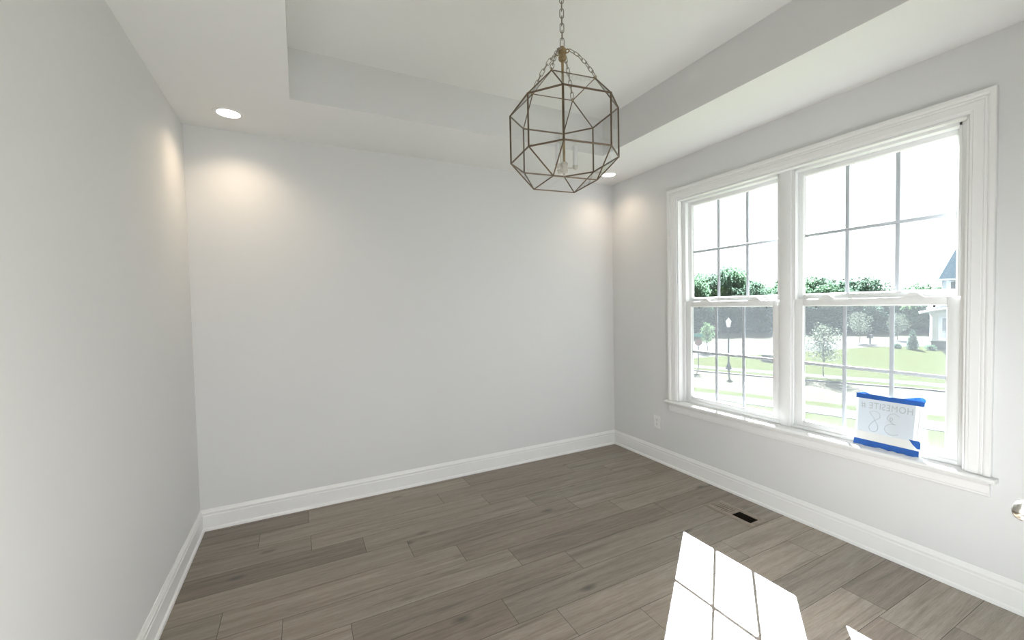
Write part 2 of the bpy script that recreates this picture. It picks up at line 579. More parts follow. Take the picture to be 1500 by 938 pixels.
def sash_window(idx, ya, yb, label):
    w = empty('window_%d' % idx, (.1, (ya+yb)/2, WZ0))
    struct(w, label, 'window')
    za, zb = WZ0, WZ1-.005
    b = MB()
    ring(b, .045, .145, ya, yb, za, zb, .028, .028, .022, .018)
    b.box(.093, .097, ya+.028, ya+.034, za, zb); b.box(.093, .097, yb-.034, yb-.028, za, zb)       # parting stops
    b.box(.045, .050, yb-.040, yb-.028, za+.88, zb, .001); b.box(.045, .050, ya+.028, ya+.040, za+.88, zb, .001)
    b.build('window_frame', VINYL, w, smooth=30)
    a0, a1 = ya+.030, yb-.030
    zmeet = 1.497

    def sash(name, x0, x1, z0, z1, st, wb, wt):
        b = MB()
        ring(b, x0, x1, a0, a1, z0, z1, st, st, wb, wt, .003)
        xg = (x0+x1)/2+.004
        g0, g1, h0, h1 = a0+st, a1-st, z0+wb, z1-wt
        # sloped glazing bead round the glass
        for (p, r_) in (((g1, h0), (g1, h1)), ((g0, h0), (g0, h1))):
            s = -1 if p[0] == g1 else 1
            b.add([(x0+.004, p[0], p[1]), (x0+.004, p[0], r_[1]), (xg-.006, p[0]+s*.006, r_[1]), (xg-.006, p[0]+s*.006, p[1])], [(0, 1, 2, 3)])
        for zz, s in ((h0, 1), (h1, -1)):
            b.add([(x0+.004, g0, zz), (x0+.004, g1, zz), (xg-.006, g1, zz+s*.006), (xg-.006, g0, zz+s*.006)], [(0, 1, 2, 3)])
        so_ = b.build(name, VINYL, w, smooth=30)
        p = MB()
        p.box(xg+.004, xg+.0075, g0-.004, g1+.004, h0-.004, h1+.004)
        p.build('glass_pane', GLASS, so_)
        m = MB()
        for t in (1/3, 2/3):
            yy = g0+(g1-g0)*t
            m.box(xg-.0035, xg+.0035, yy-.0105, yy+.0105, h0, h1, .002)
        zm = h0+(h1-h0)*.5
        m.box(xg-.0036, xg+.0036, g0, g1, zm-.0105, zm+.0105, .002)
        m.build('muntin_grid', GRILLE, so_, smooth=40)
        gk = MB()
        gk.box(xg-.0075, xg-.004, g1-.0055, g1-.001, h0, h1)
        gk.box(xg-.0075, xg-.004, g0+.001, g0+.0055, h0, h1)
        gk.build('gasket', GASK, so_)['label'] = 'dark glazing gasket beside the glass'
        return so_
    up = sash('upper_sash', .098, .128, zmeet-.002, zb-.018, .030, .034, .030)
    lo = sash('lower_sash', .056, .090, za+.020, zmeet, .050, .038, .042)
    # two low humped locks on the meeting rail
    for t in (.235, .765):
        yy = a0+(a1-a0)*t
        lk = MB()
        prof = [(-.052, 0), (-.040, .004), (-.026, .018), (-.014, .024), (.014, .024), (.026, .018), (.040, .004), (.052, 0)]
        lk.prism([(yy+p, zmeet+q_) for p, q_ in prof], .060, .084, 'x')
        lk.build('sash_lock', VINYL, lo, smooth=30)
    # half screen on the outside and its two black latch tabs
    s = MB().box(.1335, .1340, a0+.012, a1-.012, za+.030, zmeet+.005)
    so_ = s.build('insect_screen', SCREEN, w)
    f = MB()
    ring(f, .131, .137, a0, a1, za+.018, zmeet+.016, .012, .012, .012, .012, .001)
    f.build('screen_frame', VINYL, so_)
    for t in (.155, .87):
        yy = a1-(a1-a0)*t
        MB().box(.070, .0745, yy-.0045, yy+.0045, zmeet-.058, zmeet-.043, .001).build('vent_stop', BLACK, lo)['label'] = 'small black stop under the meeting rail'
    if idx == 1:
        MB().box(.0965, .0985, -1.36, -1.262, zb-.0150, zb-.0118).build('head_slot', BLACK, w)['label'] = 'thin dark slot in the window head'
    return w


sash_window(1, ym+.020, WY1-.006, 'left white double-hung sash window, nearer the far wall')
sash_window(2, WY0+.006, ym-.020, 'right white double-hung sash window, with the taped sign in it')

# ================================================================== DOOR (only its knob reaches into the picture)
hinge = Vector((-.545, -3.481, 0))
du = Vector((-.902, .432, 0)).normalized()
dn = Vector((.432, .902, 0)).normalized()
ang = math.atan2(du.y, du.x)
door = empty('door_1', hinge, ang)
struct(door, 'white panelled door standing ajar at the right edge, with a satin nickel knob', 'door')
DL, DH, DT = .83, 2.03, .035
# local: x along the leaf, -y is towards the room (leaf turned by more than 90 degrees)
b = MB()
b.box(0, DL, 0, DT, .01, DH, .002)
dleaf = b.build('door_leaf', TRIM, door, smooth=30)
for (z0, z1) in ((.22, .86), (1.06, 1.88)):
    for y in (-.004, DT+.004):
        p = MB()
        for (xa, xb, zc, zd) in ((.11, DL-.11, z0, z0+.03), (.11, DL-.11, z1-.03, z1), (.11, .14, z0, z1), (DL-.14, DL-.11, z0, z1)):
            p.box(xa, xb, y-.006, y+.006, zc, zd, .004)
        p.box(.17, DL-.17, y-.005, y+.005, z0+.06, z1-.06, .004)
        p.build('door_panel', TRIM, dleaf, smooth=30)
for s in (-1, 1):
    kb = MB()
    y0 = 0 if s < 0 else DT
    T0 = Matrix.Translation((DL-.060, y0, .900)) @ Matrix.Rotation(PI/2*(1 if s < 0 else -1), 4, 'X')
    kb.lathe([(.0, 0), (.0325, 0), (.0325, .004), (.029, .008), (.014, .011), (.0115, .016), (.0110, .030), (.014, .034), (.022, .038),
              (.0265, .044), (.0285, .051), (.0275, .058), (.0235, .064), (.015, .068), (.0, .0695)], 40, T0)
    o = kb.build('door_knob', NICKEL, door, smooth=40)
    o['label'] = 'satin nickel round knob'
for z in (.2, 1.02, 1.82):
    hb = MB().tube([(-.006, -.004, z-.045), (-.006, -.004, z+.045)], .006, 12)
    hb.box(-.004, .0, -.002, DT-.004, z-.045, z+.045)
    hb.build('hinge', NICKEL, door, smooth=40)

# ================================================================== OUTLETS
def outlet(wall, c, label):
    """wall 'back' faces -y, wall 'right' faces -x; built in local (right, out, up)"""
    o = empty('wall_outlet', c, 0 if wall == 'back' else -PI/2)
    tag(o, label, 'electrical outlet', 'duplex wall outlets')
    MB().box(-.0415, .0415, -.0065, 0, -.0625, .0625, .004).build('cover_plate', PLATE, o, smooth=40)
    for s in (-1, 1):
        r = MB()
        pts = [(.0165*math.cos(t), .0145*math.sin(t)) for t in [2*PI*i/24 for i in range(24)]]
        pts = [(max(-.0165, min(.0165, x*1.12)), max(-.0125, min(.0125, z))+s*.0205) for x, z in pts]
        r.prism(pts, -.0085, -.004, 'y')
        rc = r.build('receptacle', PLATE, o, smooth=40)
        h = MB()
        h.box(-.0078, -.0050, -.0088, -.0080, s*.0205-.001, s*.0205+.0075)
        h.box(.0048, .0076, -.0088, -.0080, s*.0205-.000, s*.0205+.0070)
        h.lathe([(.0, 0), (.0028, 0), (.0028, .0008), (0, .0008)], 12, Matrix.Translation((0, -.0080, s*.0205-.0068)) @ Matrix.Rotation(PI/2, 4, 'X'))
        h.build('slots', SLOT, rc)['label'] = 'dark plug slots'
    MB().lathe([(.0, 0), (.0035, 0), (.0030, .001), (0, .0013)], 16, Matrix.Translation((0, -.0064, 0)) @ Matrix.Rotation(PI/2, 4, 'X')).build('screw', PEWTER, o)
    return o


outlet('back', (-2.420, 0, .376), 'white duplex outlet low on the wall facing the camera, above the baseboard')
outlet('right', (0, -.604, .372), 'white duplex outlet low on the window wall, left of the window and below its sill')

# ================================================================== FLOOR VENT
v = empty('floor_vent', (-.2835, -1.590, 0))
tag(v, 'brown wooden floor vent with two slotted banks set flush by the window wall', 'floor vent')
b = MB()
X0, X1, Y0, Y1 = -.366, -.201, -1.760, -1.420
ix0, ix1 = -.327, -.241
banks = [(-1.580, -1.438), (-1.730, -1.594)]
zt_ = .0035
b.box(X0, ix0, Y0, Y1, 0.0002, zt_, .0012)
b.box(ix1, X1, Y0, Y1, 0.0002, zt_, .0012)
b.box(ix0, ix1, banks[0][1], Y1, .0002, zt_, .0012)
b.box(ix0, ix1, banks[1][1], banks[0][0], .0002, zt_, .0012)
b.box(ix0, ix1, Y0, banks[1][0], .0002, zt_, .0012)
b.build('vent_frame', VENTM, v, smooth=30)
MB().box(ix0-.002, ix1+.002, Y0+.02, Y1-.01, .0001, .0006).build('duct_opening', DUCT, v)['label'] = 'dark duct below the slats'
for bi, (b0, b1) in enumerate(banks):
    n = 8
    for i in range(n):
        yy = b0+(b1-b0)*(i+.5)/n
        if bi == 0:      # damper closed below: slats fill the bank
            s = MB().box(ix0, ix1, yy-.0068, yy+.0068, .0012, .0032, .0008)
        else:
            s = MB().box(ix0, ix1, yy-.0022, yy+.0022, .0008, .0028, .0006)
        s.build('slat', VENTM if bi == 0 else DUCT, v)

# ================================================================== RECESSED DOWNLIGHTS
def downlight(x, y, watts, label):
    o = empty('recessed_downlight', (x, y, H))
    tag(o, label, 'ceiling light', 'recessed ceiling lights')
    MB().lathe([(.063, -.0005), (.066, -.004), (.078, -.0045), (.084, -.003), (.086, 0), (.063, 0)], 40).build('trim_ring', CEIL, None, smooth=40).parent = o
    ln = MB().lathe([(0, -.0015), (.058, -.0022), (.064, -.0010), (.064, 0), (0, 0)], 40).build('lens', CANLENS, None, smooth=40)
    ln.parent = o
    ln['label'] = 'glowing white lens'
    ld = bpy.data.lights.new('downlight_beam', 'SPOT')
    lo = bpy.data.objects.new('downlight_beam', ld)
    COL.objects.link(lo)
    ld.energy = watts
    ld.color = (1, .80, .58)
    ld.spot_size = math.radians(136)
    ld.spot_blend = .9
    ld.shadow_soft_size = .05
    lo.location = (0, 0, -.012)
    lo.parent = o
    return o


downlight(-3.330, -.300, CAN_WATTS, 'glowing recessed ceiling light near the left wall')
downlight(-.270, -.275, CAN_WATTS*.6, 'glowing recessed ceiling light in the far right corner, beside the lantern')

# ================================================================== LANTERN PENDANT
PX, PY, PT = -1.818, -1.7853, -.1288
lan = empty('lantern_pendant', (PX, PY, 2.0701))
tag(lan, 'faceted clear glass lantern with aged bronze frame hanging by chains from the tray ceiling', 'pendant light')
ca, sa_ = math.cos(PT), math.sin(PT)


def LR(u, v, z):
    return Vector((PX+u*ca-v*sa_, PY+u*sa_+v*ca, z))


A_, B_, C_ = .2292, .1156, .110
Z_T, Z_1, Z_2, Z_B = 2.5355, 2.4138, 2.1863, 2.0701
sq = [(-C_, -C_), (C_, -C_), (C_, C_), (-C_, C_)]
rg = [(-B_, -A_), (B_, -A_), (A_, -B_), (A_, B_), (B_, A_), (-B_, A_), (-A_, B_), (-A_, -B_)]
top = [LR(u, v, Z_T) for u, v in sq]
up_ = [LR(u, v, Z_1) for u, v in rg]
lo_ = [LR(u, v, Z_2) for u, v in rg]
bot = [LR(u*1.02, v*1.02, Z_B) for u, v in sq]
fr = MB()


def came(p, q, r):
    d = (q-p).normalized()
    fr.tube([p, q], r, 6)


for i in range(4):
    j = (i+1) % 4
    came(top[i], top[j], .0022); came(bot[i], bot[j], .0030)
    # square i touches ring vertices 2i-1 and 2i
    for k_ in ((2*i-1) % 8, 2*i):
        came(top[i], up_[k_], .0030)
        came(bot[i], lo_[k_], .0032)
for i in range(8):
    j = (i+1) % 8
    came(up_[i], up_[j], .0040); came(lo_[i], lo_[j], .0040); came(up_[i], lo_[i], .0040)
for p in up_+lo_:
    fr.lathe([(0, -.0045), (.0035, -.003), (.0046, 0), (.0035, .003), (0, .0045)], 8, Matrix.Translation(p))
fr.build('frame', BRONZE, lan, smooth=40)


def pane(pts):
    c = sum(pts, Vector())/len(pts)
    ins = [c+(p-c)*.985 for p in pts]
    nn = (ins[1]-ins[0]).cross(ins[2]-ins[0]).normalized()
    n_ = len(ins)
    vs = [p+nn*.0011 for p in ins]+[p-nn*.0011 for p in ins]
    fs = [tuple(range(n_)), tuple(range(n_, 2*n_))[::-1]]+[(i, (i+1) % n_, n_+(i+1) % n_, n_+i) for i in range(n_)]
    MB().add(vs, fs).build('glass_pane', LGLASS, lan)


for i in range(4):
    j = (i+1) % 4
    pane([top[i], top[j], up_[(2*j-1) % 8], up_[2*i]])
    pane([top[i], up_[2*i], up_[(2*i-1) % 8]])
    pane([bot[i], bot[j], lo_[(2*j-1) % 8], lo_[2*i]])
    pane([bot[i], lo_[2*i], lo_[(2*i-1) % 8]])
for i in range(8):
    pane([up_[i], up_[(i+1) % 8], lo_[(i+1) % 8], lo_[i]])

# hub, stem and candle cluster
hub = MB()
hub.lathe([(0, 2.655), (.015, 2.655), (.0185, 2.660), (.0195, 2.672), (.0165, 2.678), (.0165, 2.684), (.0195, 2.689), (.0195, 2.704), (.016, 2.711), (.008, 2.714), (.006, 2.722), (0, 2.722)], 20,
          Matrix.Translation((PX, PY, 0)))
for i in range(4):
    an = PT+PI/4+i*PI/2
    d = Vector((math.cos(an), math.sin(an), 0))
    c0 = Vector((PX, PY, 2.694))+d*.0245
    hub.tube([c0+d*.0085*math.cos(t)+Vector((0, 0, .0085*math.sin(t))) for t in [2*PI*s/14 for s in range(14)]], .0028, 6, True)
hub.build('hub', BRASS, lan, smooth=40)
MB().tube([(PX, PY, 2.660), (PX, PY, 2.165)], .0062, 12).build('stem', BRASS, lan, smooth=40)
cl = MB().lathe([(0, 2.112), (.004, 2.112), (.005, 2.120), (.004, 2.125), (.016, 2.127), (.0185, 2.131), (.0185, 2.139), (.0155, 2.143), (.0155, 2.158),
                 (.0185, 2.162), (.0185, 2.170), (.015, 2.175), (.008, 2.178), (0, 2.178)], 20, Matrix.Translation((PX, PY, 0)))
cl.build('candle_cluster', PEWTER, lan, smooth=40)
for i, deg in enumerate((-12, -132, 108)):
    an = math.radians(deg) - yaw
    d = Vector((math.cos(an), math.sin(an), 0))
    c0 = Vector((PX, PY, 0))
    e0 = c0+d*.053
    arm = MB()
    arm.tube([c0+d*.012+Vector((0, 0, 2.148)), c0+d*.03+Vector((0, 0, 2.146)), c0+d*.046+Vector((0, 0, 2.146)), e0+Vector((0, 0, 2.150))], .0035, 8)
    arm.lathe([(0, 2.138), (.006, 2.138), (.009, 2.142), (.0095, 2.149), (.0125, 2.152), (.0130, 2.156), (.0, 2.156)], 16, Matrix.Translation(e0))
    ao_ = arm.build('candle_arm', PEWTER, lan, smooth=40)
    MB().lathe([(0, 2.155), (.0105, 2.155), (.0105, 2.242), (.0098, 2.247), (.006, 2.251), (0, 2.251)], 20, Matrix.Translation(e0)).build('candle_sleeve', CHALK, ao_, smooth=40)
    MB().lathe([(0, 2.250), (.006, 2.252), (.0085, 2.262), (.0108, 2.276), (.0095, 2.292), (.0055, 2.308), (.0018, 2.322), (0, 2.326)], 16, Matrix.Translation(e0)).build('flame_bulb', LGLASS, ao_, smooth=60)


def chain(pts, pitch, ln, hw, wire, name, parent, m, first_turn=0):
    """oval links along a polyline, alternately turned by a quarter; one mesh"""
    pts = [Vector(p) for p in pts]
    seg = [(pts[i+1]-pts[i]).length for i in range(len(pts)-1)]
    tot = sum(seg)
    n_ = max(1, round(tot/pitch))
    b = MB()

    def at(s):
        for i, l_ in enumerate(seg):
            if s <= l_ or i == len(seg)-1:
                return pts[i]+(pts[i+1]-pts[i])*(s/l_), (pts[i+1]-pts[i]).normalized()
            s -= l_
    for i in range(n_):
        c, t = at(tot*(i+.5)/n_)
        h = Vector((cr.x, cr.y, 0)) if (i+first_turn) % 2 == 0 else cf
        w_ = (h-t*h.dot(t)).normalized()
        half = ln/2-hw
        path = []
        for s in range(9):
            an = -PI/2+PI*s/8
            path.append(c+t*(half+hw*math.cos(an))+w_*hw*math.sin(an))
        for s in range(9):
            an = PI/2+PI*s/8
            path.append(c+t*(-half+hw*math.cos(an))+w_*hw*math.sin(an))
        b.tube(path, wire, 6, True)
    return b.build(name, m, parent, smooth=60)


chain([(PX, PY, 3.028), (PX, PY, 2.722)], .0345, .044, .0092, .0021, 'hanging_chain', lan, STEEL)
for i in range(4):
    an = PT+PI/4+i*PI/2
    i_sq = {0: 2, 1: 3, 2: 0, 3: 1}[i]
    d = Vector((math.cos(an), math.sin(an), 0))
    p0 = Vector((PX, PY, 2.694))+d*.036
    p1 = top[i_sq]+Vector((0, 0, .008))
    path = []
    for s in range(13):
        t = s/12
        p = p0.lerp(p1, t)
        p.z += .020*4*t*(1-t)*(1-.2*t)
        path.append(p)
    chain(path, .0270, .0345, .0078, .0017, 'corner_chain', lan, STEEL, i)
    lp = MB()
    c0 = top[i_sq]+Vector((0, 0, .004))
    lp.tube([c0+d*.0065*math.cos(t)+Vector((0, 0, .0065*math.sin(t))) for t in [2*PI*s/12 for s in range(12)]], .002, 6, True)
    lp.lathe([(0, -.004), (.006, -.002), (.007, 0), (.004, .003), (0, .004)], 8, Matrix.Translation(top[i_sq]))
    lp.build('corner_loop', BRASS, lan, smooth=40)
cn = MB().lathe([(0, 3.022), (.008, 3.022), (.012, 3.026), (.05, 3.030), (.064, 3.036), (.066, 3.041), (0, 3.041)], 32, Matrix.Translation((PX, PY, 0)))
cn.build('ceiling_canopy', BRASS, lan, smooth=40)

# ================================================================== THE TAPED SIGN ON THE WINDOW STOOL
PLASTIC = plain('translucent_sleeve', (.80, .82, .83), .35, transl=.22, var=.01)
PAPER = plain('sign_paper', (.74, .79, .84), .7, transl=.22, var=.01)
FLAP = plain('sign_card', (.72, .72, .70), .7, var=.01)
INK = plain('ink_seen_through_paper', (.52, .55, .57), .7, transl=.2)
TAPE = plain('blue_painters_tape', (.010, .085, .34), .6, var=.12, scale=40)
TAPEL = plain('blue_tape_loose', (.09, .26, .66), .5, transl=.5, var=.25, scale=60)

B0 = Vector((.022, -2.163, .6135)); B1 = Vector((.022, -2.461, .6135))
T0_ = Vector((.066, -2.158, .917)); T1_ = Vector((.066, -2.466, .917))
sg = empty('window_sign', (.02, -2.31, .6135))
tag(sg, 'white homesite number sign edged with blue tape, leaning in the right window', 'sign')
sn = Vector((-1, 0, .145)).normalized()


def SP(s, h, off=0.0):
    """s 0..1 left-right, h 0..1 up, on the sheet's room side"""
    p = (B0*(1-s)+B1*s)*(1-h)+(T0_*(1-s)+T1_*s)*h
    return p+sn*off


def sheet(poly, o0, o1, name, m, parent, label=None):
    n_ = len(poly)
    vs = [SP(s, h, o1) for s, h in poly]+[SP(s, h, o0) for s, h in poly]
    fs = [tuple(range(n_)), tuple(range(n_, 2*n_))[::-1]]+[(i, (i+1) % n_, n_+(i+1) % n_, n_+i) for i in range(n_)]
    o = MB().add(vs, fs).build(name, m, parent)
    if label: o['label'] = label
    return o


bd = sheet([(0, .0), (1, .0), (1, 1), (0, 1)], 0, .0012, 'sleeve', PLASTIC, sg)
pp = sheet([(.03, .27), (.895, .27), (.895, .99), (.03, .99)], .0012, .0018, 'paper_insert', PAPER, sg)
sheet([(.005, .06), (.93, .06), (.915, .27), (.02, .27)], .0012, .0020, 'card_flap', FLAP, sg)
sheet([(.945, .08), (.96, .08), (.965, .93), (.95, .93)], .0012, .0016, 'sleeve_seam', FLAP, sg)
rt = random.Random(5)


def torn(s0, s1, h, amp, n_):
    return [(s0+(s1-s0)*i/n_, h+rt.uniform(-amp, amp)) for i in range(n_+1)]


sheet([(-.012, .91)]+[(1.012, .915)]+[(1.012, .995)]+torn(.95, .05, 1.0, .006, 12)+[(-.012, 1.0)], .0022, .0030, 'tape_strip', TAPE, sg, 'dark blue tape along the top edge')
sheet(torn(-.02, .98, .005, .012, 14)+[(.995, .012), (.995, .115)]+[(-.008, .115)], .0022, .0030, 'tape_strip', TAPE, sg, 'dark blue tape along the bottom edge')
sheet([(.84, .29), (.985, .29), (1.012, .25), (1.012, .155), (.965, .150), (.90, .21)], .0022, .0030, 'tape_corner', TAPE, sg, 'scrap of blue tape at the lower right')
# loose crumpled tape standing up behind the top edge
for (s0, s1, hh) in ((.0, .22, .045), (.60, 1.02, .085)):
    b = MB()
    nx, nz = 16, 4
    vs = []
    for iz in range(nz+1):
        for ix in range(nx+1):
            t = ix/nx
            s = s0+(s1-s0)*t
            env = (math.sin(PI*min(1, max(0, t)))**.6) if s1 < .5 else (min(1, t*1.35)**1.3)*(1 if t < .9 else 1-(t-.9)*3)
            h = .985+hh*env*iz/nz
            vs.append(SP(s, h, .0005+.004*mnoise.noise(Vector((s*30, iz*1.7, 2)))*iz/nz))
    fs = [(iz*(nx+1)+ix, iz*(nx+1)+ix+1, (iz+1)*(nx+1)+ix+1, (iz+1)*(nx+1)+ix) for iz in range(nz) for ix in range(nx)]
    o = b.add(vs, fs).build('loose_tape', TAPEL, sg, recalc=False)
    sm = o.modifiers.new('thick', 'SOLIDIFY'); sm.thickness = .0004
    o['label'] = 'pale blue crumpled tape sticking up'

# mirrored print: the sign is read from the street
cu_ = bpy.data.curves.new('print', 'FONT')
cu_.body = 'HOMESITE #'
cu_.size = 1.0
cu_.space_character = 1.08
tmp = bpy.data.objects.new('print_tmp', cu_)
COL.objects.link(tmp)
dg = bpy.context.evaluated_depsgraph_get()
tm = tmp.evaluated_get(dg).to_mesh()
tv = [v_.co.copy() for v_ in tm.vertices]
tf = [tuple(p.vertices) for p in tm.polygons]
tmp.evaluated_get(dg).to_mesh_clear()
bpy.data.objects.remove(tmp, do_unlink=True)
mx = max(v_.x for v_ in tv); mn = min(v_.x for v_ in tv)
vs = []
for v_ in tv:
    t = (v_.x-mn)/(mx-mn)
    vs.append(SP(.865-.79*t, .735+.17*v_.y, .0021))
MB().add(vs, tf).build('printed_words', INK, pp, recalc=False)['label'] = 'grey mirrored words HOMESITE #'


def stroke(pts, name, lab):
    # smooth hand stroke as a thin ribbon-tube (Catmull-Rom)
    P = [Vector((p[0], p[1], 0)) for p in pts]
    res = []
    for i in range(len(P)-1):
        p0, p1, p2, p3 = P[max(0, i-1)], P[i], P[i+1], P[min(len(P)-1, i+2)]
        for s in range(6):
            t = s/6
            res.append(.5*((2*p1)+(-p0+p2)*t+(2*p0-5*p1+4*p2-p3)*t*t+(-p0+3*p1-3*p2+p3)*t**3))
    res.append(P[-1])
    o = MB().tube([SP(p.x, p.y, .0019) for p in res], .0013, 6).build(name, INK, pp, smooth=60)
    o['label'] = lab


# 8 (stands left, mirrored) and 3 (stands right, mirrored)
stroke([(.22, .66), (.30, .69), (.375, .66), (.385, .58), (.33, .53), (.27, .47), (.225, .38), (.25, .31), (.32, .30), (.365, .36), (.36, .43), (.30, .54), (.255, .61), (.22, .66)], 'handwritten_digit', 'grey mirrored handwritten 8')
stroke([(.68, .66), (.60, .70), (.53, .67), (.50, .59), (.55, .55), (.585, .60), (.545, .62), (.56, .53), (.63, .50), (.56, .50), (.485, .45), (.475, .37), (.53, .31), (.61, .30), (.68, .33)], 'handwritten_digit', 'grey mirrored handwritten 3')

# ================================================================== OUTSIDE
GRASS = speckle('lawn_grass', (.040, .048, .019), (.050, .058, .026), 1.5)
DRY = speckle('dry_field_grass', (.062, .063, .048), (.082, .079, .063), .6)
ASPH = speckle('pale_asphalt', (.100, .100, .101), (.118, .118, .119), 8)
CONC = speckle('pale_concrete', (.080, .080, .078), (.100, .100, .097), 6)
LEAFD = leaf_mat('dark_leaves', (.055, .090, .066), (.095, .145, .104), .55)
LEAFM = leaf_mat('mid_leaves', (.065, .115, .072), (.105, .170, .108), .55)
LEAFL = leaf_mat('light_leaves', (.075, .130, .062), (.115, .180, .090), .55)
LEAFS = leaf_mat('silvery_leaves', (.080, .100, .074), (.120, .140, .105), .5)
BARK = speckle('tree_bark', (.03, .027, .024), (.05, .045, .038), 6)
SIDING = plain('white_siding', (.48, .51, .54), .7, var=.02)
HTRIM = plain('house_white_trim', (.55, .575, .59), .6, var=.02)
SLATE = speckle('blue_grey_shingle', (.22, .30, .38), (.30, .38, .46), 5)
HGLASS = plain('house_window_dark', (.18, .195, .21), .15)
BRICK = brick_mat()
IRON = plain('black_iron', (.020, .022, .026), .5, var=.1)
LAMPG = plain('lamp_white_glass', (.80, .81, .81), .4, transl=.4)
BOUNCE = speckle('bounce_plane_concrete', (.08, .08, .078), (.10, .10, .097), 6)


def ground(name, poly, dz, m, label, cat):
    b = MB().prism(poly, GZ-.5, GZ+dz, 'z')
    return struct(b.build(name, m), label, cat)


# bank falling from the house to the street, then street level
b = MB()
prof = [(T, -.75), (2.0, -.95), (5.0, -1.75), (8.0, -2.75), (10.5, GZ), (15.0, GZ)]
nY = 2
for (xa, za), (xb, zb_) in zip(prof[:-1], prof[1:]):
    b.add([(xa, -14, za), (xb, -14, zb_), (xb, 26, zb_), (xa, 26, za)], [(0, 1, 2, 3)])
struct(MB().box(-16, T, -22, FAR, -.6, -.16).build('bounce_plane', BOUNCE), 'unseen pale plane added to bounce light into the open end of the room', 'bounce_plane')  # unseen plane added to bounce sunlight in through the open end
struct(b.build('front_lawn_bank', GRASS, smooth=60), 'green front lawn sloping down to the street', 'lawn')
struct(MB().box(11, 190, -70, 130, GZ-.6, GZ-.02).build('field_ground', DRY), 'pale dry field in front of the woods', 'field')
near_sw0 = [(13.4, 14.5), (14.6, 10.0), (15.64, 6.51), (17.0, 2.0), (18.0, -4.0)]
near_sw1 = [(14.4, 15.0), (15.25, 11.67), (16.70, 8.27), (18.30, 2.9), (19.2, -4.0)]
strip1 = [(15.3, 15.6), (16.24, 12.49), (17.42, 8.70), (19.48, 3.24), (20.4, -4.0)]
curb = [(19.8, 20.4), (21.0, 16.45), (22.75, 11.6), (25.2, 6.0), (27.5, -4.0)]
strip2 = [(c[0]+1.1, c[1]+.5) for c in curb]
sw2 = [(c[0]+2.3, c[1]+1.05) for c in curb]
P2 = lambda a, b_: a+b_[::-1]
ground('near_lawn', P2([(11, 17), (11, 6), (11, -4)], near_sw0), .01, GRASS, 'green lawn at the foot of the bank', 'lawn')
ground('near_sidewalk', P2(near_sw0, near_sw1), .03, CONC, 'pale concrete sidewalk on this side of the street', 'sidewalk')
ground('near_grass_strip', P2(near_sw1, strip1), .02, GRASS, 'narrow green grass strip between near sidewalk and street', 'grass strip')
ground('street', P2(strip1, curb), -.06, ASPH, 'pale sunlit street crossing below the house', 'street')
cb = [(c[0]+.18, c[1]+.06) for c in curb]
ground('far_curb', P2(curb, cb), .04, plain('dark_grey_curb', (.018, .018, .018), .9), 'grey curb on the far side of the street', 'curb')  # curb much darker than the sidewalk concrete
ground('far_grass_strip', P2(cb, strip2), .02, GRASS, 'narrow green grass strip behind the far curb', 'grass strip')
ground('far_sidewalk', P2(strip2, sw2), .03, CONC, 'pale concrete sidewalk across the street', 'sidewalk')
lawn_far = [(24.0, 21.0), (28.5, 20.6), (34.4, 18.8), (40.0, 17.8), (45.8, 16.9), (50.0, 14.5), (56, 6), (60, -4)]
ground('far_lawn', P2(sw2, lawn_far), .01, GRASS, 'wide green lawn beside the white house', 'lawn')
ground('side_street', P2(lawn_far[:6], [(23.0, 30.0), (33, 32), (46.5, 25.5), (53, 20.5), (60, 15)]), .0, CONC, 'pale side street running towards the field', 'street')


# ---------------------------------------------------------------- trees
def leaf_cloud(rng, blobs, n_, size):
    """leaf cards scattered through the shells of several blobs"""
    b = MB()
    tot = sum(r**2 for *_, r in blobs)
    for (x, y, z, r) in blobs:
        for _ in range(int(n_*r*r/tot)):
            d = Vector((rng.gauss(0, 1), rng.gauss(0, 1), rng.gauss(0, 1))).normalized()
            p = Vector((x, y, z))+d*r*(rng.random()**.33)
            u = Vector((rng.gauss(0, 1), rng.gauss(0, 1), rng.gauss(0, 1))).normalized()
            w_ = u.cross(Vector((rng.gauss(0, 1), rng.gauss(0, 1), rng.gauss(0, 1)))).normalized()
            s = size*rng.uniform(.6, 1.3)
            b.add([p-u*s, p+w_*s*.6, p+u*s, p-w_*s*.6], [(0, 1, 2, 3)])
    return b


def make_tree(name, rng, height, crown_r, crown_base, nblob, nleaf, leaf, lm, trunk_r, conic=0.0):
    t = empty(name, (0, 0, 0))
    blobs = []
    for i in range(nblob):
        f = (i+.5)/nblob
        z = crown_base+(height-crown_base)*f
        rr_ = crown_r*(1-conic*f)*(math.sin(PI*(.12+.80*f))**.6)
        an = i*2.4+rng.uniform(-.4, .4)
        k_ = rng.uniform(.25, .75)
        blobs.append((rr_*k_*math.cos(an), rr_*k_*math.sin(an), z, rr_*rng.uniform(.45, .65)))
    cr_ = leaf_cloud(rng, blobs, nleaf, leaf).build('crown', lm, None, recalc=False)
    cr_.parent = t
    tb = MB()
    pts = [(rng.uniform(-.03, .03)*i, rng.uniform(-.03, .03)*i, height*.85*i/5) for i in range(6)]
    tb.tube(pts, [trunk_r*(1-.14*i) for i in range(6)], 7)
    for i in range(0, nblob, 2):
        x, y, z, r = blobs[i]
        tb.tube([(0, 0, max(crown_base*.8, z-.9*crown_r)), (x*.6, y*.6, z-.2*r), (x, y, z)], [trunk_r*.45, trunk_r*.3, trunk_r*.12], 5)
    tk = tb.build('trunk', BARK, None, smooth=60)
    tk.parent = t
    return t


def place(t, x, y, rz=0.0, s=1.0, sz=None, z=GZ):
    t.location = (x, y, z)
    t.rotation_euler = (0, 0, rz)
    t.scale = (s, s, sz or s)
    return t


